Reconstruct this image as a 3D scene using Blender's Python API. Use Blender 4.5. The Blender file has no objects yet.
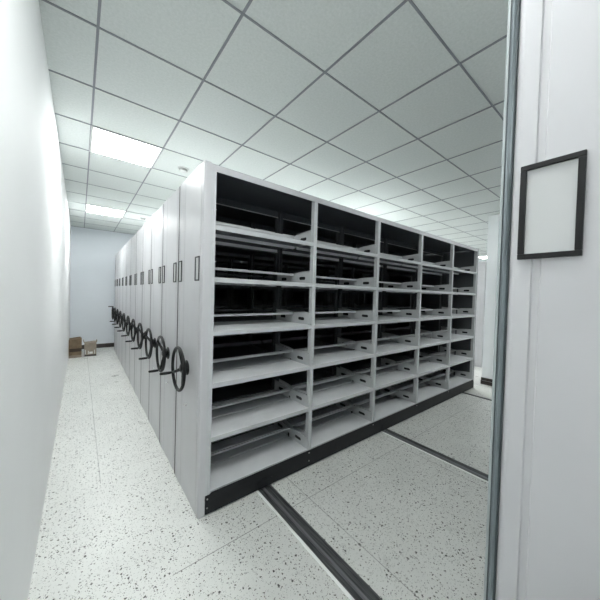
import bpy, bmesh, math, random
from mathutils import Vector, Matrix
random.seed(4)
SC = bpy.context.scene
C = SC.collection
PI = math.pi
ZC = 2.984                     # ceiling height
OX, OY = -0.551, 0.197         # ceiling grid origin
XL, XR, YB, YF = -0.80, 12.2, 6.85, -5.2

# ---------------------------------------------------------------- materials
def new_mat(name, col, rough=0.5, metal=0.0, spec=0.5):
    m = bpy.data.materials.new(name); m.use_nodes = True
    b = m.node_tree.nodes['Principled BSDF']
    b.inputs['Base Color'].default_value = (*col, 1)
    b.inputs['Roughness'].default_value = rough
    b.inputs['Metallic'].default_value = metal
    b.inputs['Specular IOR Level'].default_value = spec
    return m
def N(m, t, **k):
    n = m.node_tree.nodes.new(t)
    for a, v in k.items(): setattr(n, a, v)
    return n
def L(m, a, b): m.node_tree.links.new(a, b)
def coords(m):
    return N(m, 'ShaderNodeNewGeometry').outputs['Position']
def ramp(m, inp, stops):
    r = N(m, 'ShaderNodeValToRGB'); L(m, inp, r.inputs[0])
    e = r.color_ramp.elements
    e[0].position, e[0].color = stops[0][0], (*stops[0][1], 1)
    e[1].position, e[1].color = stops[1][0], (*stops[1][1], 1)
    for p, c in stops[2:]:
        x = e.new(p); x.color = (*c, 1)
    return r.outputs[0]
def math_(m, op, a, b=None, c=None):
    n = N(m, 'ShaderNodeMath', operation=op)
    for i, v in enumerate((a, b, c)):
        if v is None: continue
        if isinstance(v, (int, float)): n.inputs[i].default_value = v
        else: L(m, v, n.inputs[i])
    return n.outputs[0]
def mix(m, fac, a, b):
    n = N(m, 'ShaderNodeMix', data_type='RGBA')
    if isinstance(fac, (int, float)): n.inputs[0].default_value = fac
    else: L(m, fac, n.inputs[0])
    for s, v in ((6, a), (7, b)):
        if isinstance(v, tuple): n.inputs[s].default_value = (*v, 1)
        else: L(m, v, n.inputs[s])
    return n.outputs[2]
def noise(m, vec, scale, detail=3, rough=.5):
    n = N(m, 'ShaderNodeTexNoise'); n.inputs['Scale'].default_value = scale
    n.inputs['Detail'].default_value = detail; n.inputs['Roughness'].default_value = rough
    L(m, vec, n.inputs['Vector']); return n.outputs['Fac']
def subtle(m, col, amt=.06, scale=6, bump=0.0, bscale=300):
    b = m.node_tree.nodes['Principled BSDF']; p = coords(m)
    c = ramp(m, noise(m, p, scale), [(.3, tuple(x*(1-amt) for x in col)), (.7, tuple(min(1, x*(1+amt)) for x in col))])
    L(m, c, b.inputs['Base Color'])
    if bump:
        bn = N(m, 'ShaderNodeBump'); bn.inputs['Strength'].default_value = bump; bn.inputs['Distance'].default_value = .001
        L(m, noise(m, p, bscale, 2), bn.inputs['Height']); L(m, bn.outputs[0], b.inputs['Normal'])
    return m
def line_mask(m, sock, origin, pitch, half):
    """1 on a line every `pitch` metres"""
    a = math_(m, 'SUBTRACT', sock, origin); a = math_(m, 'DIVIDE', a, pitch)
    a = math_(m, 'SUBTRACT', a, math_(m, 'ROUND', a)); a = math_(m, 'ABSOLUTE', a)
    return math_(m, 'LESS_THAN', a, half / pitch)

M = {}
M['panel'] = subtle(new_mat('panel_steel', (.515, .515, .53), .33), (.515, .515, .53), .03, 5, .03)
M['steel'] = subtle(new_mat('shelf_steel', (.50, .515, .525), .42), (.50, .515, .525), .04, 9, .03)
M['shelf'] = subtle(new_mat('brightened_tray_steel', (.74, .755, .77), .42), (.74, .755, .77), .03, 9, .03)  # trays lightened to make up for light missing deep in the bays
M['under'] = subtle(new_mat('shaded_top_steel', (.05, .056, .065), .5), (.05, .056, .065), .05, 4)  # near-black colour paints in the shade below the top cover
M['roof'] = new_mat('bounce_top_sheet', (.62, .63, .63), .6)  # tops lightened to throw more light up at the ceiling
M['inner_shade'] = subtle(new_mat('shaded_inner_steel', (.085, .092, .10), .5), (.085, .092, .10), .05, 4)  # darkened copy of the steel, shade inside the units put into colour
M['black'] = subtle(new_mat('black_steel', (.006, .007, .009), .5, 0, .35), (.007, .008, .010), .2, 30)
M['plastic'] = new_mat('black_plastic', (.004, .0045, .005), .45, 0, .35)
M['screw'] = new_mat('screw_zinc', (.5, .5, .5), .35, .9)
M['chrome'] = new_mat('chrome', (.75, .75, .75), .15, 1)
M['card'] = new_mat('label_card', (.52, .53, .53), .6)
M['seal'] = subtle(new_mat('blue_grey_aluminium', (.17, .20, .215), .32, .3), (.17, .20, .215), .1, 14)
M['wall'] = subtle(new_mat('wall_paint', (.76, .80, .84), .75), (.76, .80, .84), .015, 2, .05, 120)
M['wallw'] = subtle(new_mat('white_wall_paint', (.86, .87, .87), .75), (.86, .87, .87), .012, 2, .05, 120)
M['column'] = subtle(new_mat('column_paint', (.88, .91, .92), .7), (.88, .91, .92), .02, 2)
M['skirt'] = subtle(new_mat('dark_skirting', (.035, .028, .024), .4), (.035, .028, .024), .2, 10)
M['tile_white'] = new_mat('detector_plastic', (.62, .63, .62), .5)
M['rail'] = None
M['seam_grey'] = new_mat('grey_rubber', (.10, .10, .105), .5)  # paler version of the gap strip, for weaker seam shade
M['gasket'] = new_mat('dark_gasket', (.045, .06, .065), .5)
M['lip'] = new_mat('pale_lip', (.34, .38, .39), .45)
M['bar'] = new_mat('guide_bar_steel', (.33, .33, .35), .38, .7)

# terrazzo floor
def floor_mat(name, chips=1.0, base=(.74, .75, .72), seams=True):
    m = new_mat(name, base, .34); b = m.node_tree.nodes['Principled BSDF']; p = coords(m)
    col = ramp(m, noise(m, p, 2.2, 5, .6), [(.3, tuple(x*.93 for x in base)), (.7, tuple(min(1, x*1.05) for x in base))])
    col = mix(m, math_(m, 'MULTIPLY', noise(m, p, 160, 2), .16), col, (.30, .31, .30))
    warp = N(m, 'ShaderNodeVectorMath', operation='ADD')
    wn = N(m, 'ShaderNodeTexNoise'); wn.inputs['Scale'].default_value = 95; L(m, p, wn.inputs['Vector'])
    ws = N(m, 'ShaderNodeVectorMath', operation='SCALE'); ws.inputs['Scale'].default_value = .017
    L(m, wn.outputs['Color'], ws.inputs[0]); L(m, p, warp.inputs[0]); L(m, ws.outputs[0], warp.inputs[1])
    for sc, keep, rad, dark in ((40, .24, .19, (.03, .028, .026)), (75, .20, .20, (.07, .06, .05)), (52, .22, .17, (.28, .28, .27)), (125, .20, .24, (.08, .075, .07)), (170, .2, .25, (.33, .32, .30))):
        v = N(m, 'ShaderNodeTexVoronoi'); v.voronoi_dimensions = '2D'; v.inputs['Scale'].default_value = sc
        L(m, warp.outputs[0], v.inputs['Vector'])
        sp = N(m, 'ShaderNodeSeparateColor'); L(m, v.outputs['Color'], sp.inputs[0])
        k1 = math_(m, 'LESS_THAN', sp.outputs[0], keep * chips)
        # chip radius varies from chip to chip
        r = math_(m, 'MULTIPLY_ADD', sp.outputs[1], rad, .06)
        k2 = math_(m, 'LESS_THAN', v.outputs['Distance'], r)
        f = math_(m, 'MULTIPLY', math_(m, 'MULTIPLY', k1, k2), .96)
        col = mix(m, f, col, dark)
    if seams:
        xyz = N(m, 'ShaderNodeSeparateXYZ'); L(m, p, xyz.inputs[0])
        a = line_mask(m, xyz.outputs[0], -0.48, 1.2, .0022); c = line_mask(m, xyz.outputs[1], -0.285, 1.2, .0022)
        # the aisle slab left of the shelving is one long piece: its joints stop short
        a = math_(m, 'MULTIPLY', a, math_(m, 'MAXIMUM', math_(m, 'GREATER_THAN', xyz.outputs[0], 0), math_(m, 'GREATER_THAN', xyz.outputs[1], .78)))
        c = math_(m, 'MULTIPLY', c, math_(m, 'GREATER_THAN', xyz.outputs[0], -.22))
        f = math_(m, 'MULTIPLY', math_(m, 'MAXIMUM', a, c), ramp(m, noise(m, p, 1.3, 2), [(.35, (.45,)*3), (.6, (.85,)*3)]))
        col = mix(m, f, col, (.16, .16, .155))
    L(m, col, b.inputs['Base Color'])
    L(m, ramp(m, noise(m, p, 5, 3), [(.3, (.27,)*3), (.7, (.42,)*3)]), b.inputs['Roughness'])
    return m
M['floor'] = floor_mat('terrazzo_floor')
M['ramp'] = floor_mat('pale_threshold', .25, (.66, .67, .63), False)
M['floor2'] = floor_mat('grey_screed', .3, (.55, .55, .53), False)

# suspended ceiling with 600 mm grid
m = new_mat('ceiling_tiles', (.6, .63, .62), .85); b = m.node_tree.nodes['Principled BSDF']; p = coords(m)
col = ramp(m, noise(m, p, 60, 4, .7), [(.35, (.63, .67, .65)), (.65, (.71, .745, .73))])
cell = N(m, 'ShaderNodeTexWhiteNoise'); cell.noise_dimensions = '2D'
xyz = N(m, 'ShaderNodeSeparateXYZ'); L(m, p, xyz.inputs[0])
cx = math_(m, 'FLOOR', math_(m, 'DIVIDE', math_(m, 'SUBTRACT', xyz.outputs[0], OX), .6))
cy = math_(m, 'FLOOR', math_(m, 'DIVIDE', math_(m, 'SUBTRACT', xyz.outputs[1], OY), .6))
cmb = N(m, 'ShaderNodeCombineXYZ'); L(m, cx, cmb.inputs[0]); L(m, cy, cmb.inputs[1]); L(m, cmb.outputs[0], cell.inputs['Vector'])
col = mix(m, math_(m, 'MULTIPLY', cell.outputs['Value'], .10), col, (.56, .59, .62))
L(m, col, b.inputs['Base Color'])
bn = N(m, 'ShaderNodeBump'); bn.inputs['Strength'].default_value = .25; bn.inputs['Distance'].default_value = .002
L(m, noise(m, p, 140, 3), bn.inputs['Height']); L(m, bn.outputs[0], b.inputs['Normal'])
M['ceiling'] = m
M['tbar'] = new_mat('grid_bar', (.24, .255, .28), .5)

# dark steel rail, drawn lengthwise (brushed)
m = new_mat('rail_steel', (.10, .105, .11), .32, .6); b = m.node_tree.nodes['Principled BSDF']
mp = N(m, 'ShaderNodeMapping'); mp.inputs['Scale'].default_value = (60, 2, 60); L(m, coords(m), mp.inputs['Vector'])
L(m, ramp(m, noise(m, mp.outputs[0], 3, 4), [(.3, (.07, .074, .078)), (.7, (.24, .245, .25))]), b.inputs['Base Color'])
M['rail'] = m
M['rail_lip'] = new_mat('rail_lip_steel', (.92, .94, .92), .5, 0)

# cardboard
m = new_mat('cardboard', (.30, .22, .14), .85); b = m.node_tree.nodes['Principled BSDF']
L(m, ramp(m, noise(m, coords(m), 14, 4), [(.3, (.15, .11, .065)), (.7, (.25, .18, .115))]), b.inputs['Base Color'])
M['cardboard'] = m
M['cardboard_pale'] = subtle(new_mat('pale_cardboard', (.30, .255, .205), .85), (.30, .255, .205), .1, 14)
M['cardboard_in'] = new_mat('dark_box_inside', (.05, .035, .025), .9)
M['paper'] = new_mat('white_paper', (.75, .75, .72), .7)

def emis(name, col, s):
    m = bpy.data.materials.new(name); m.use_nodes = True; nt = m.node_tree; nt.nodes.clear()
    e = nt.nodes.new('ShaderNodeEmission'); o = nt.nodes.new('ShaderNodeOutputMaterial')
    e.inputs[0].default_value = (*col, 1); e.inputs[1].default_value = s
    nt.links.new(e.outputs[0], o.inputs[0]); return m
M['lamp'] = emis('light_diffuser', (.97, 1.0, .99), 17.0)
M['fill_dim'] = emis('fill_diffuser_dim', (.97, 1.0, .99), 6.5)  # weaker emission for an added panel above the shelving
M['fill_hi'] = emis('fill_diffuser_bright', (.97, 1.0, .99), 52.0)  # stronger emission for added panels brightening the right side

# ---------------------------------------------------------------- mesh helpers
def box(bm, x0, x1, y0, y1, z0, z1):
    vs = [bm.verts.new((x, y, z)) for x in (x0, x1) for y in (y0, y1) for z in (z0, z1)]
    for f in ((0,1,3,2), (4,6,7,5), (0,4,5,1), (2,3,7,6), (0,2,6,4), (1,5,7,3)):
        bm.faces.new([vs[i] for i in f])
    return vs
def prism(bm, pts, axis, a, b):
    """closed 2-D outline extruded along axis; pts are the other two coords in xyz order"""
    def mk(p, t):
        q = list(p); q.insert(axis, t); return q
    A = [bm.verts.new(mk(p, a)) for p in pts]; B = [bm.verts.new(mk(p, b)) for p in pts]
    n = len(pts)
    bm.faces.new(A); bm.faces.new(B[::-1])
    for i in range(n): bm.faces.new((A[i], B[i], B[(i+1) % n], A[(i+1) % n]))
def tube(bm, pts, r, seg=10, closed=False):
    rings = []; n = len(pts); pts = [Vector(p) for p in pts]
    for i, p in enumerate(pts):
        if closed: t = pts[(i+1) % n] - pts[i-1]
        else: t = pts[min(i+1, n-1)] - pts[max(i-1, 0)]
        t.normalize(); u = t.orthogonal().normalized() if i == 0 or not rings else (pu - t*pu.dot(t)).normalized()
        pu = u; w = t.cross(u)
        rr = r[i] if isinstance(r, (list, tuple)) else r
        rings.append([bm.verts.new(p + (u*math.cos(2*PI*k/seg) + w*math.sin(2*PI*k/seg))*rr) for k in range(seg)])
    for i in range(n if closed else n-1):
        A, B = rings[i], rings[(i+1) % n]
        for k in range(seg): bm.faces.new((A[k], A[(k+1) % seg], B[(k+1) % seg], B[k]))
    if not closed:
        bm.faces.new(rings[0][::-1]); bm.faces.new(rings[-1])
def mesh(name, bm, mats, bevel=0, smooth=False):
    bmesh.ops.recalc_face_normals(bm, faces=bm.faces)
    if bevel:
        es = [e for e in bm.edges if len(e.link_faces) == 2 and e.calc_face_angle(0) > .6]
        bmesh.ops.bevel(bm, geom=es, offset=bevel, segments=2, profile=.6, affect='EDGES', clamp_overlap=True)
    me = bpy.data.meshes.new(name); bm.to_mesh(me); bm.free()
    for mt in (mats if isinstance(mats, (list, tuple)) else [mats]): me.materials.append(mt)
    if smooth:
        for p in me.polygons: p.use_smooth = True
    return me
def link(name, me, parent=None, loc=(0, 0, 0)):
    o = bpy.data.objects.new(name, me); C.objects.link(o); o.location = loc
    if parent: o.parent = parent
    return o
def empty(name, loc=(0, 0, 0), parent=None):
    o = link(name, None, parent, loc); o.empty_display_size = .1; return o
def tag(o, label, cat, group=None):
    o['label'] = label; o['category'] = cat
    if group: o['group'] = group
    return o
def struct(name, fn, mt, bevel=0):
    bm = bmesh.new(); fn(bm); o = link(name, mesh(name, bm, mt, bevel)); o['kind'] = 'structure'; return o
def bb(*a):
    def f(bm): box(bm, *a)
    return f

# ---------------------------------------------------------------- setting
def floor_fn(bm): box(bm, XL, 4.17, YF, YB, -.06, 0)
# the floor is cut by the rail channels
RAILS = [(.457, .570), (2.030, 2.135)]
def floor_fn(bm):
    xs = [XL]
    for a, b_ in RAILS: xs += [a, b_]
    xs.append(4.17)
    for i in range(0, len(xs), 2): box(bm, xs[i], xs[i+1], YF, YB, -.08, 0)
    for a, b_ in RAILS: box(bm, a, b_, YF, YB, -.08, -.03)
struct('floor', floor_fn, M['floor'])
struct('trim_1', lambda bm: prism(bm, [(4.245, -.08), (4.245, -.002), (4.27, .0), (4.83, 0), (4.86, -.012), (4.86, -.08)], 1, YF, YB), M['ramp'])['label'] = 'pale threshold strip of the floor'
struct('floor_passage', bb(4.86, XR, YF, YB, -.08, -.012), M['floor2'])
struct('ceiling', bb(XL, XR, YF, YB, ZC, ZC+.08), M['ceiling'])
def grid_fn(bm):
    x = OX
    while x < XR:
        box(bm, x-.007, x+.007, YF, YB, ZC-.004, ZC+.001); x += .6
    y = OY - .6*8
    while y < YB:
        if y > YF: box(bm, XL, XR, y-.0058, y+.0058, ZC-.0045, ZC+.001)
        y += .6
struct('trim_2', grid_fn, M['tbar'])
struct('wall_back', bb(XL-.1, XR+.1, YB, YB+.12, -.08, ZC+.1), M['wall'])
struct('wall_left', bb(XL-.12, XL, YF, YB, -.08, ZC+.1), M['wallw'])
struct('wall_right', bb(XR, XR+.12, YF, YB, -.08, ZC+.1), M['wall'])
struct('wall_front', bb(XL-.1, XR+.1, YF-.12, YF, -.08, ZC+.1), M['wall'])
struct('baseboard_back', lambda bm: prism(bm, [(YB, 0), (YB-.014, 0), (YB-.014, .095), (YB-.008, .102), (YB, .102)], 0, XL, XR), M['skirt'])
def col_fn(bm): box(bm, 5.05, 5.55, -.50, .02, -.02, ZC)
col_o = struct('wall_column', col_fn, M['column'], .006)
def cb(bm):
    box(bm, 5.036, 5.564, -.514, .034, -.012, .05); box(bm, 5.040, 5.560, -.510, .030, .055, .105)
struct('baseboard_column', cb, M['skirt'], .003)

# ceiling lights
def ceiling_light(x, y, label, group=None):
    t = tag(empty('ceiling_light', (x+.3, y+.3, ZC)), label, 'light', group)
    bm = bmesh.new()
    for a in ((-.3, .3, -.3, -.282), (-.3, .3, .282, .3), (-.3, -.282, -.282, .282), (.282, .3, -.282, .282)):
        box(bm, *a, -.010, -.0008)
    link('light_frame', mesh('light_frame', bm, M['tile_white']), t)
    bm = bmesh.new(); box(bm, -.281, .281, -.281, .281, -.009, -.002)
    link('diffuser', mesh('diffuser', bm, M['lamp']), t)
    return t
ceiling_light(OX, 1.397, 'lit square ceiling light panel nearest the camera, above the left aisle', 'lit ceiling light panels')
ceiling_light(OX, 4.397, 'smaller looking lit ceiling light panel further back, near the rear wall', 'lit ceiling light panels')
ceiling_light(OX+10.8, 1.397, 'lit ceiling light panel glowing far off beyond the right end of the shelving', 'lit ceiling light panels')
for x, y in ((OX, -1.603), (OX, -4.603), (OX+4.2, -2.203), (OX+6.6, -2.203), (OX+1.8, 4.397), (OX+1.8, 1.397), (OX+5.4, 1.997), (OX+7.2, 1.997), (OX+9.0, 4.397), (OX+9.0, -1.003), (OX+3.6, 1.397), (OX+3.6, 4.397), (OX+3.6, -4.603), (OX+7.2, 4.397)):  # unseen panels, positions guessed, added to brighten shelving, ceiling and aisle
    t_ = ceiling_light(x, y, 'unseen ceiling light panel added for brightness, over the shelving or behind the viewer', 'lit ceiling light panels')
    if (x, y) == (OX+1.8, 1.397) or (x > 5 and y > 0):
        for ch in t_.children:
            if ch.name.startswith('diffuser'): ch.data = ch.data.copy(); ch.data.materials[0] = M['fill_dim' if x < 5 else 'fill_hi']

# smoke detectors
def detector(x, y, label):
    t = tag(empty('smoke_detector', (x, y, ZC)), label, 'smoke detector', 'smoke detectors')
    def lathe(prof, seg=24):
        bm = bmesh.new(); R = []
        for r, z in prof: R.append([bm.verts.new((r*math.cos(2*PI*k/seg), r*math.sin(2*PI*k/seg), z)) for k in range(seg)])
        for A, B in zip(R, R[1:]):
            for k in range(seg): bm.faces.new((A[k], A[(k+1) % seg], B[(k+1) % seg], B[k]))
        bm.faces.new(R[0]); bm.faces.new(R[-1][::-1]); return bm
    link('mounting_ring', mesh('mounting_ring', lathe([(.06, -.001), (.06, -.012), (.05, -.016), (.05, -.001)]), M['tile_white'], smooth=True), t)
    link('sensor_head', mesh('sensor_head', lathe([(.040, -.012), (.040, -.022), (.044, -.024), (.042, -.038), (.028, -.046), (.01, -.048)]), M['tile_white'], smooth=True), t)
detector(.352, 1.755, 'round white smoke detector on the ceiling beside the nearer light panel')
detector(.386, 4.73, 'small round white smoke detector on the ceiling beside the farther light panel')

# rails in the floor
def rail(x0, x1, label):
    t = tag(empty('floor_rail', ((x0+x1)/2, 0, 0)), label, 'rail', 'shelving rails in the floor')
    w = (x1-x0)/2
    bm = bmesh.new()   # W-shaped channel profile
    pts = [(-w+.001, -.03), (-w+.001, .001), (-w+.012, .001), (-w+.014, -.008), (-w+.034, -.010), 
           (w-.034, -.010), (w-.014, -.008), (w-.012, .001), (w-.001, .001), (w-.001, -.03)]
    prism(bm, pts, 1, YF+.01, 6.45)
    link('rail_channel', mesh('rail_channel', bm, M['rail']), t)
    bm = bmesh.new(); prism(bm, [(-.014, -.012), (-.010, -.0005), (.002, -.0005), (.006, -.012)], 1, YF+.01, 6.45)
    link('guide_bar', mesh('guide_bar', bm, M['bar']), t)
    bm = bmesh.new(); box(bm, -w-.018, -w+.001, YF+.01, 6.45, .0, .003)
    link('edge_strip', mesh('edge_strip', bm, M['rail_lip'], .001), t)
rail(*RAILS[0], 'dark steel floor rail running to the foreground from the near end of the shelving')
rail(*RAILS[1], 'dark steel floor rail coming out from under the middle of the shelving')
t = tag(empty('floor_rail', (4.20, 0, 0)), 'narrow dark floor rail near the far right end of the shelving', 'rail', 'shelving rails in the floor')
bm = bmesh.new(); prism(bm, [(-.029, -.03), (-.029, .001), (-.018, .001), (-.016, -.01), (.024, -.012), (.028, -.001), (.044, -.001), (.044, -.03)], 1, YF+.01, 6.45)
link('rail_channel', mesh('rail_channel', bm, M['rail']), t)

# ---------------------------------------------------------------- shelving unit
W, S, PW = .9, .0824, .036
UL = S + 5*W                      # 4.5824, outer edge of the last post
D = .560                          # unit depth
H, HT, HB = 2.290, 2.332, .147
TIERS = [.155, .518, .882, 1.236, 1.596, 1.944]

def post_me(rear, mt):
    # C-section upright, open slot line down its face
    bm = bmesh.new()
    d = .040
    pts = [(0, 0), (.013, 0), (.0145, .002), (.0165, .002), (.018, 0), (PW, 0), (PW, d), (PW-.006, d), (PW-.006, .006), (.006, .006), (.006, d), (0, d)]
    if rear: pts = [(x, D-y) for x, y in pts]
    prism(bm, pts, 2, 0.02, HT-.004)
    return mesh('post', bm, mt)
def shelf_me(dy0, dy1, x1, flip=False, mt=None):
    # folded tray: top sheet, front lip returned underneath, rear lip
    bm = bmesh.new(); T = .0012
    a, b_ = (dy0, dy1)
    pts = [(a, -.031), (a+.012, -.031), (a+.012, -.029), (a+.002, -.029), (a+.002, -.002), (b_-.002, -.002), (b_-.002, -.025), (b_, -.025), (b_, 0), (a, 0)]
    prism(bm, pts, 0, 0, x1)
    bmesh.ops.recalc_face_normals(bm, faces=bm.faces)
    for f in bm.faces:
        if f.normal.z < -.9 and f.calc_center_median().z > -.01: f.material_index = 1  # tray underside coloured dark in place of shade
        if f.normal.y < -.9 and f.calc_center_median().y < .01: f.material_index = 2
    return mesh('shelf', bm, [M['shelf'], M['inner_shade'], M['steel']])
OPEN = W - PW
SH_F = shelf_me(.001, .272, OPEN - .002)
SH_R = shelf_me(.001, .272, OPEN - .002)
def base_shelf(): pass

def side_plate_me(mirror):
    # sloping bracket with a slot, standing along the side of the tray
    bm = bmesh.new()
    out = [(.022, 0), (.022, .106), (.028, .110), (.17, .103), (.21, .099), (.268, .088), (.268, 0)]
    sl = [(.095, .040), (.105, .032), (.172, .032), (.182, .040), (.182, .052), (.172, .060), (.105, .060), (.095, .052)]
    th = .0025
    vo = [bm.verts.new((0, y, z)) for y, z in out]; vi = [bm.verts.new((0, y, z)) for y, z in sl]
    eo = [bm.edges.new((vo[i], vo[(i+1) % len(vo)])) for i in range(len(vo))]
    ei = [bm.edges.new((vi[i], vi[(i+1) % len(vi)])) for i in range(len(vi))]
    bmesh.ops.triangle_fill(bm, use_beauty=True, edges=eo+ei)
    r = bmesh.ops.extrude_face_region(bm, geom=list(bm.faces))
    bmesh.ops.translate(bm, vec=(th, 0, 0), verts=[v for v in r['geom'] if isinstance(v, bmesh.types.BMVert)])
    # top flange
    s = -1 if not mirror else 1
    x0, x1 = (-.010, .001) if not mirror else (th-.001, th+.010)
    for (ya, za), (yb, zb) in zip(out[1:-2], out[2:-1]):
        vs = [bm.verts.new(c) for c in ((x0, ya, za), (x1, ya, za), (x1, yb, zb), (x0, yb, zb), (x0, ya, za-.002), (x1, ya, za-.002), (x1, yb, zb-.002), (x0, yb, zb-.002))]
        for f in ((0,1,2,3), (7,6,5,4), (0,4,5,1), (1,5,6,2), (2,6,7,3), (3,7,4,0)): bm.faces.new([vs[i] for i in f])
    n = len(bm.faces)
    xa, xb = (th+.0002, th+.0012) if not mirror else (-.0012, -.0002)
    box(bm, xa, xb, .090, .187, .028, .064)  # black backing stands for the shade inside the slot
    bm.faces.ensure_lookup_table()
    for f in bm.faces[n:]: f.material_index = 1
    return mesh('side_plate', bm, [M['steel'], M['plastic']])
PL_R, PL_L = side_plate_me(False), side_plate_me(True)
bm = bmesh.new(); prism(bm, [(.262, .074), (.262, .089), (.264, .091), (.271, .091), (.271, .089), (.266, .087), (.266, .074)], 0, 0, OPEN-.008)
BAR = mesh('stop_bar', bm, M['steel'])

def panel_profile(thick):
    # outline in (x, y): outer face at x = 0, rounded nose edges, two shallow grooves and raised edges
    p = []
    e = D - .008
    for k in range(5):
        a = PI/2*k/4; p.append((.012 - .012*math.sin(a) + 0, -.004 + .012 - .012*math.cos(a)))
    face = [(0, .034), (.003, .036), (.003, .046), (0, .048), (0, .150), (.0025, .154), (.0025, e-.154), (0, e-.150), (0, e-.048), (.003, e-.046), (.003, e-.036), (0, e-.034)]
    p += face
    for k in range(5):
        a = PI/2*k/4; p.append((.012 - .012*math.cos(a), e - .012 + .012*math.sin(a)))
    p += [(thick, e), (thick, e-.012), (.016, e-.012), (.016, .008), (thick, .008), (thick, -.004)]
    # remove repeats
    q = [p[0]]
    for v in p[1:]:
        if (v[0]-q[-1][0])**2 + (v[1]-q[-1][1])**2 > 1e-9: q.append(v)
    return q
bm = bmesh.new(); prism(bm, panel_profile(.045), 2, .004, 2.340); box(bm, .003, .044, .002, D-.004, 2.330, 2.3395)
PANEL = mesh('end_panel', bm, M['panel'])
bm = bmesh.new(); prism(bm, [(-x, y) for x, y in panel_profile(.040)], 2, .004, 2.340)
bmesh.ops.recalc_face_normals(bm, faces=bm.faces)
for f in bm.faces:
    if f.normal.x < -.9: f.material_index = 1  # side facing the bays darkened, painted shade
PANEL_R = mesh('end_panel', bm, [M['panel'], M['inner_shade']])

# label holder: black frame round a card
def holder_me():
    bm = bmesh.new(); w, h, t = .041, .082, .009
    for a in ((-w, w, h-t, h), (-w, w, -h, -h+t), (-w, -w+t, -h+t, h-t), (w-t, w, -h+t, h-t)):
        box(bm, -.006, .001, *a)
    return mesh('label_holder', bm, M['plastic'], .0012)
HOLD = holder_me()
bm = bmesh.new(); box(bm, -.002, .001, -.033, .033, -.074, .074); CARD = mesh('label_card', bm, M['card'])

# hand wheel, axis along -x; origin at the hub on the panel
RW, XW = .150, -.062
def ring(r, x, n=44): return [(x, r*math.cos(2*PI*k/n), r*math.sin(2*PI*k/n)) for k in range(n)]
bm = bmesh.new(); tube(bm, ring(RW, XW), .0115, 10, True); RIM = mesh('wheel_rim', bm, M['plastic'], smooth=True)
bm = bmesh.new(); tube(bm, [(.001, 0, 0), (-.006, 0, 0), (-.008, 0, 0), (-.022, 0, 0), (-.030, 0, 0), (-.044, 0, 0), (-.050, 0, 0)], [.054, .054, .044, .038, .034, .030, .018], 24)
HUB = mesh('hub', bm, M['plastic'], smooth=True)
def spoke_me(ang):
    bm = bmesh.new(); c, s = math.cos(ang), math.sin(ang)
    tube(bm, [(-.028, c*.018, s*.018), (-.036, c*.05, s*.05), (-.050, c*.10, s*.10), (XW, c*RW, s*RW)], [.018, .014, .011, .011], 8)
    return mesh('spoke', bm, M['plastic'], smooth=True)
SPOKES = [spoke_me(k*2*PI/3) for k in range(3)]
bm = bmesh.new()
tube(bm, [(XW, 0, 0), (XW-.012, 0, 0), (XW-.014, 0, 0), (XW-.05, 0, 0), (XW-.084, 0, 0), (XW-.092, 0, 0)], [.006, .006, .010, .0115, .0105, .006], 12)
HANDLE = mesh('crank_handle', bm, M['plastic'], smooth=True)
bm = bmesh.new(); tube(bm, [(.001, 0, 0), (-.004, 0, 0), (-.005, 0, 0), (-.013, 0, 0), (-.014, 0, 0)], [.012, .012, .009, .009, .006], 16)
LOCK = mesh('lock', bm, M['chrome'], smooth=True)

# top cover: light front fascia; inside sheet and rear fascia darkened as painted shade
def top_me():
    bm = bmesh.new(); x0, x1 = .046, UL
    box(bm, x0, x1, 0, D, HT-.004, HT)
    for f in bm.faces: f.material_index = 0
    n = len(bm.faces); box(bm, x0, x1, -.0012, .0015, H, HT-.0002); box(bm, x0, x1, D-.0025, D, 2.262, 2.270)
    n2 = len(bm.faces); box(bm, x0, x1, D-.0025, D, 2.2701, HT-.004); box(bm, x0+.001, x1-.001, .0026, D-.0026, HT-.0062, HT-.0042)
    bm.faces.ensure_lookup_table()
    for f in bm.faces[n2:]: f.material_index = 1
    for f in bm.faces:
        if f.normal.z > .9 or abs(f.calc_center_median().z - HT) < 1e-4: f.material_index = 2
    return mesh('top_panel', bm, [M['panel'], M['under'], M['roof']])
TOP = top_me()
def base_me():
    bm = bmesh.new(); x0, x1 = .047, 4.60
    for a, b_ in ((-.007, -.003), (D-.002, D+.003)):
        prism(bm, [(x0, .012), (x1, .012), (x1, .100), (x1-.02, HB), (x0+.045, HB), (x0+.03, HB-.010), (x0, HB-.010)], 1, a, b_)
    box(bm, x0, x1-.02, -.003, D-.002, .10, .118)
    # slight fold line low on the plate
    box(bm, x0+.005, x1-.002, -.009, -.006, .012, .018)
    return mesh('base_frame', bm, M['black'])
BASE = base_me()
def screw_me():
    bm = bmesh.new(); tube(bm, [(0, .001, 0), (0, -.002, 0), (0, -.0035, 0)], [.006, .0055, .003], 10); return mesh('screw', bm, M['screw'], smooth=True)
SCREW = screw_me()
bm = bmesh.new(); prism(bm, [(.0015, D-.0078), (.0015, D+.0150), (.0035, D+.0154), (.014, D+.0154), (.014, D-.0078)], 2, .006, 2.334)
SEAM_DARK = mesh('seam_shade', bm, M['plastic']); SEAM_PALE = SEAM_DARK.copy(); SEAM_PALE.materials[0] = M['seam_grey']  # dark strip in the gap stands for seam shade; second copy paler
bm = bmesh.new(); prism(bm, [(-.07, .014), (.07, .014), (.07, .06), (.055, .075), (-.055, .075), (-.07, .06)], 1, -.0115, -.0068)
WPL = mesh('wheel_cover', bm, M['black'], .001)
POST_F, POST_RR, POST_IN = post_me(False, M['steel']), post_me(True, M['inner_shade']), post_me(False, M['inner_shade'])  # rear and hidden posts get the shaded steel
bm = bmesh.new()
for x in (0,):
    box(bm, 0, .004, 0, D-.02, 0, HT-.03)
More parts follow.
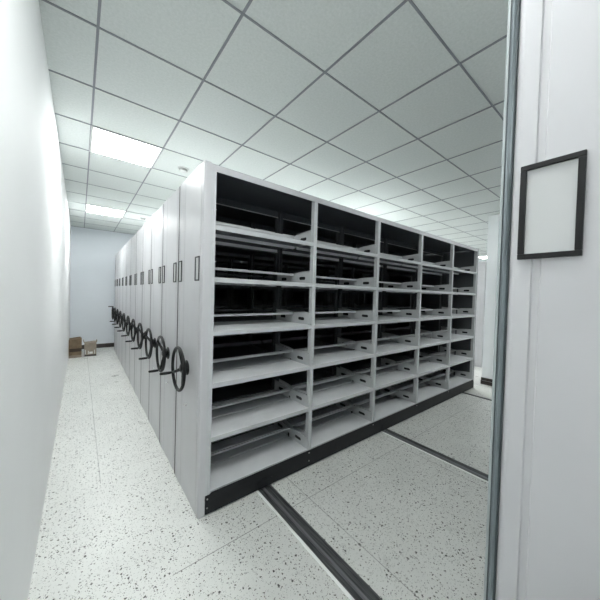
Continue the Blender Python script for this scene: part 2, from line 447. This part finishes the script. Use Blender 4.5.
# diagonal-free closed side frame between front and rear post
FR = mesh('side_frame', bm, M['inner_shade'])

def copy_tree(o, parent=None, name=None):
    c = o.copy(); C.objects.link(c)
    if parent: c.parent = parent
    for ch in list(o.children): copy_tree(ch, c)
    return c

def add_face_fittings(root, handle_yz, wheel=True):
    p = link('end_panel', PANEL, root)
    for y in (.094, D-.094+.030):
        h = link('label_holder', HOLD, p, (0.0, y, 1.652)); 
        # card sits in the frame
        link('label_card', CARD, p, (0.0005, y, 1.652))['label'] = 'pale card behind the label frame'
    link('seam_shade', SEAM_DARK, p)['label'] = 'dark strip added as shade in the gap between units'
    link('lock', LOCK, p, (.0025, .288, .668))['label'] = 'small chrome lock'
    w = link('hand_wheel', RIM, root, (.0025, .288, .940))
    link('hub', HUB, w)
    for s in SPOKES: link('spoke', s, w)
    link('crank_handle', HANDLE, w, (0, RW, 0)); w.rotation_euler = (handle_yz, 0, 0)
    return p, w

def full_unit(name, label, group, handle_yz):
    root = tag(empty(name), label, 'shelving', group)
    add_face_fittings(root, handle_yz)
    link('end_panel', PANEL_R, root, (UL+.041, 0, 0))
    link('top_panel', TOP, root)
    b_ = link('base_frame', BASE, root)
    for x, z in ((.062, .112), (.062, .052), (.955, .125), (.955, .055), (1.855, .125), (2.755, .125), (3.655, .125)):
        link('screw', SCREW, b_, (x, -.007, z))
    for x in (.513, 2.083): link('wheel_cover', WPL, b_, (x, 0, 0))
    for k in range(6):
        link('post', POST_F, root, (S-PW+W*k, 0, 0)); link('post', POST_RR, root, (S-PW+W*k, 0, 0))
    for k in range(5):
        for ti, z in enumerate(TIERS):
            x = S + W*k + .001
            s = link('shelf', SH_F, root, (x, 0, z))
            link('side_plate', PL_R, s, (OPEN-.006, 0, 0)); link('side_plate', PL_L, s, (.0015, 0, 0)); link('stop_bar', BAR, s, (.003, 0, 0))
            r = link('shelf', SH_R, root, (x+OPEN-.002, D, z)); r.rotation_euler = (0, 0, PI)
            link('stop_bar', BAR, r, (.003, 0, 0)); link('side_plate', PL_L, r, (.0015, 0, 0)); link('side_plate', PL_R, r, (OPEN-.006, 0, 0))
    return root

SIMPLE = {}
def simple_shelf_me():
    bm = bmesh.new()
    prism(bm, [(.001, -.036), (.012, -.036), (.012, -.034), (.003, -.034), (.003, -.002), (D-.003, -.002), (D-.003, -.034), (D-.012, -.034), (D-.012, -.036), (D-.001, -.036), (D-.001, 0), (.001, 0)], 0, 0, OPEN-.002)
    for y in (.262, D-.268): box(bm, 0, OPEN-.002, y, y+.006, .070, .094)
    return mesh('shelf', bm, M['inner_shade'])  # shaded copy of the shelf steel for units behind
SSH = simple_shelf_me()
def simple_unit(name, label, group, handle_yz):
    root = tag(empty(name), label, 'shelving', group)
    add_face_fittings(root, handle_yz)
    link('end_panel', PANEL_R, root, (UL+.041, 0, 0)); link('top_panel', TOP, root); link('base_frame', BASE, root)
    for k in range(6):
        link('post', POST_IN, root, (S-PW+W*k, 0, 0)); link('post', POST_RR, root, (S-PW+W*k, 0, 0))
    for k in range(5):
        for z in TIERS: link('shelf', SSH, root, (S+W*k+.001, 0, z))
    return root

GR = 'mobile shelving units in the long compact row'
near = full_unit('mobile_shelving_unit', 'front unit of the row, its five open grey bays of six shelves facing the viewer', GR, math.radians(-23))
ords = ['second', 'third', 'fourth', 'fifth', 'sixth', 'seventh', 'eighth', 'ninth', 'tenth']
PITCH = .580
proto = simple_unit('mobile_shelving_unit', '', GR, -PI/2)
for i in range(1, 11):
    u = proto if i == 1 else copy_tree(proto)
    u.location = (.0055*i, PITCH*i, 0)
    if i < 10:
        u['label'] = '%s mobile shelving unit from the front of the row, black hand wheel on its end' % ords[i-1]
    else:
        u['label'] = 'last mobile shelving unit of the row, nearest the back wall, crank handle raised at top'
        bm = bmesh.new(); box(bm, .05, UL, D-.006, D-.003, .12, HT-.01)
        link('back_panel', mesh('back_panel', bm, M['inner_shade']), u)
    for ch in u.children:
        if ch.name.startswith('hand_wheel'):
            ch.rotation_euler = (PI/2 if i == 10 else -PI/2 + .12*math.sin(i*2.3), 0, 0)
for u in [o for o in C.objects if o.name.startswith('seam_shade')][1:]: u.data = SEAM_PALE
# opposite block: its end panel fills the right edge of the picture
opp = copy_tree(proto)
for ch in opp.children:
    if ch.name.startswith('end_panel'):
        for g in list(ch.children):
            if g.name.startswith('seam_shade'): bpy.data.objects.remove(g)
opp.name = 'mobile_shelving_unit'; opp.location = (0, -1.617-D-.004, 0)
opp['label'] = 'pale grey shelving end close at right, blue grey edge strip and black label frame'
opp['group'] = 'shelving across the aisle'
E0 = D - .012 + .004 + .0005
def arc(y0, y1, x, bulge, n=6):
    return [(x - bulge*math.sin(PI*k/n), y0 + (y1-y0)*k/n) for k in range(n+1)]
bm = bmesh.new(); prism(bm, [(.0035, D-.009)] + arc(D-.0058, D+.0008, -.0008, .0022) + [(.0035, D+.0032), (.012, D+.0032), (.012, D-.009)], 2, .004, 2.340)
o = link('edge_strip', mesh('edge_strip', bm, M['seal']), opp); o['label'] = 'blue grey metal edge strip'
for ya, yb in ((D-.0085, D-.0060), (D+.0009, D+.0031)):
    bm = bmesh.new(); prism(bm, [(.0005, ya), (.0005, yb), (.004, yb), (.004, ya)], 2, .004, 2.340)
    link('edge_gasket', mesh('edge_gasket', bm, M['gasket']), opp)
bm = bmesh.new(); prism(bm, [(-.001, D+.0032), (-.001, D+.0070), (.001, D+.0080), (.044, D+.0080), (.044, D+.0032)], 2, .004, 2.340)
link('edge_lip', mesh('edge_lip', bm, M['lip']), opp)
# block beyond the passage
far = copy_tree(proto); far.location = (6.38, .44+.02, -.012)
far['label'] = 'grey shelving block standing beyond the white column at the far right'; far['group'] = 'shelving across the passage'
for ch in list(far.children):
    if ch.name.startswith('hand_wheel'):
        for g in list(ch.children): bpy.data.objects.remove(g)
        bpy.data.objects.remove(ch)
    elif ch.name.startswith('end_panel'):
        for g in list(ch.children): bpy.data.objects.remove(g)

# ---------------------------------------------------------------- cardboard boxes by the back wall
def carton(x0, x1, y0, y1, h, label, mt, flaps, stickers):
    t = tag(empty('cardboard_box', ((x0+x1)/2, (y0+y1)/2, 0)), label, 'box')
    w, d = (x1-x0)/2, (y1-y0)/2; T = .006
    bm = bmesh.new()
    box(bm, -w, w, -d, -d+T, 0.001, h); box(bm, -w, w, d-T, d, 0.001, h); box(bm, -w, -w+T, -d+T, d-T, 0.001, h); box(bm, w-T, w, -d+T, d-T, 0.001, h)
    box(bm, -w+T, w-T, -d+T, d-T, .001, .008)
    link('carton', mesh('carton', bm, mt, .0015), t)
    for f in flaps:
        bm = bmesh.new(); prism(bm, f, 1, -d+.004, d-.004); link('flap', mesh('flap', bm, mt), t)
    for (a, b_, c, e, m_) in stickers:
        bm = bmesh.new(); box(bm, a, b_, -d-.0015, -d+.001, c, e); link('printed_strip', mesh('printed_strip', bm, m_), t)
    return t
carton(-.795, -.578, 5.83, 6.18, .385, 'taller brown open cardboard box on the floor by the left wall', M['cardboard'],
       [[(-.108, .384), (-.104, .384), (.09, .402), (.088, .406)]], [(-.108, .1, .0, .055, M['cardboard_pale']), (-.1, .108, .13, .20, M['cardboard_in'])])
carton(-.530, -.318, 5.86, 6.14, .285, 'shorter pale cardboard box right of the taller one, white printed strips low down', M['cardboard_pale'],
       [[(-.104, .284), (-.100, .284), (.10, .300), (.098, .304)], [(.100, .284), (.104, .284), (.124, .330), (.120, .332)], [(-.104, .284), (-.100, .284), (-.128, .352), (-.132, .350)]],
       [(-.095, -.082, .05, .15, M['paper']), (-.045, -.03, .05, .12, M['paper']), (-.02, .04, .055, .10, M['paper']), (.07, .082, .05, .14, M['paper']), (-.104, .104, .003, .035, M['skirt'])])

# ---------------------------------------------------------------- world, view, camera
w = bpy.data.worlds.new('world'); SC.world = w; w.use_nodes = True
w.node_tree.nodes['Background'].inputs[0].default_value = (.8, .85, .9, 1); w.node_tree.nodes['Background'].inputs[1].default_value = .3
SC.view_settings.view_transform = 'Standard'; SC.view_settings.look = 'None'
SC.view_settings.exposure = 0.95; SC.view_settings.gamma = 1.0
try:
    SC.cycles.max_bounces = 10; SC.cycles.diffuse_bounces = 6; SC.cycles.sample_clamp_indirect = 6
except Exception: pass

cam = bpy.data.cameras.new('camera'); co = bpy.data.objects.new('camera', cam); C.objects.link(co); SC.camera = co
f_px, yaw, pitch, roll = 276.68, .669734, -.019948, .0275956
cam.sensor_fit = 'HORIZONTAL'; cam.sensor_width = 36; cam.lens = f_px/600*36
cam.shift_x = 1/600; cam.clip_start = .02; cam.clip_end = 100
fw = Vector((math.sin(yaw)*math.cos(pitch), math.cos(yaw)*math.cos(pitch), math.sin(pitch)))
r0 = Vector((math.cos(yaw), -math.sin(yaw), 0)); u0 = r0.cross(fw)
r = r0*math.cos(roll) + u0*math.sin(roll); u = -r0*math.sin(roll) + u0*math.cos(roll)
mat = Matrix((r, u, -fw)).transposed().to_4x4(); mat.translation = Vector((-.6171, -1.7927, 1.4970)); co.matrix_world = mat
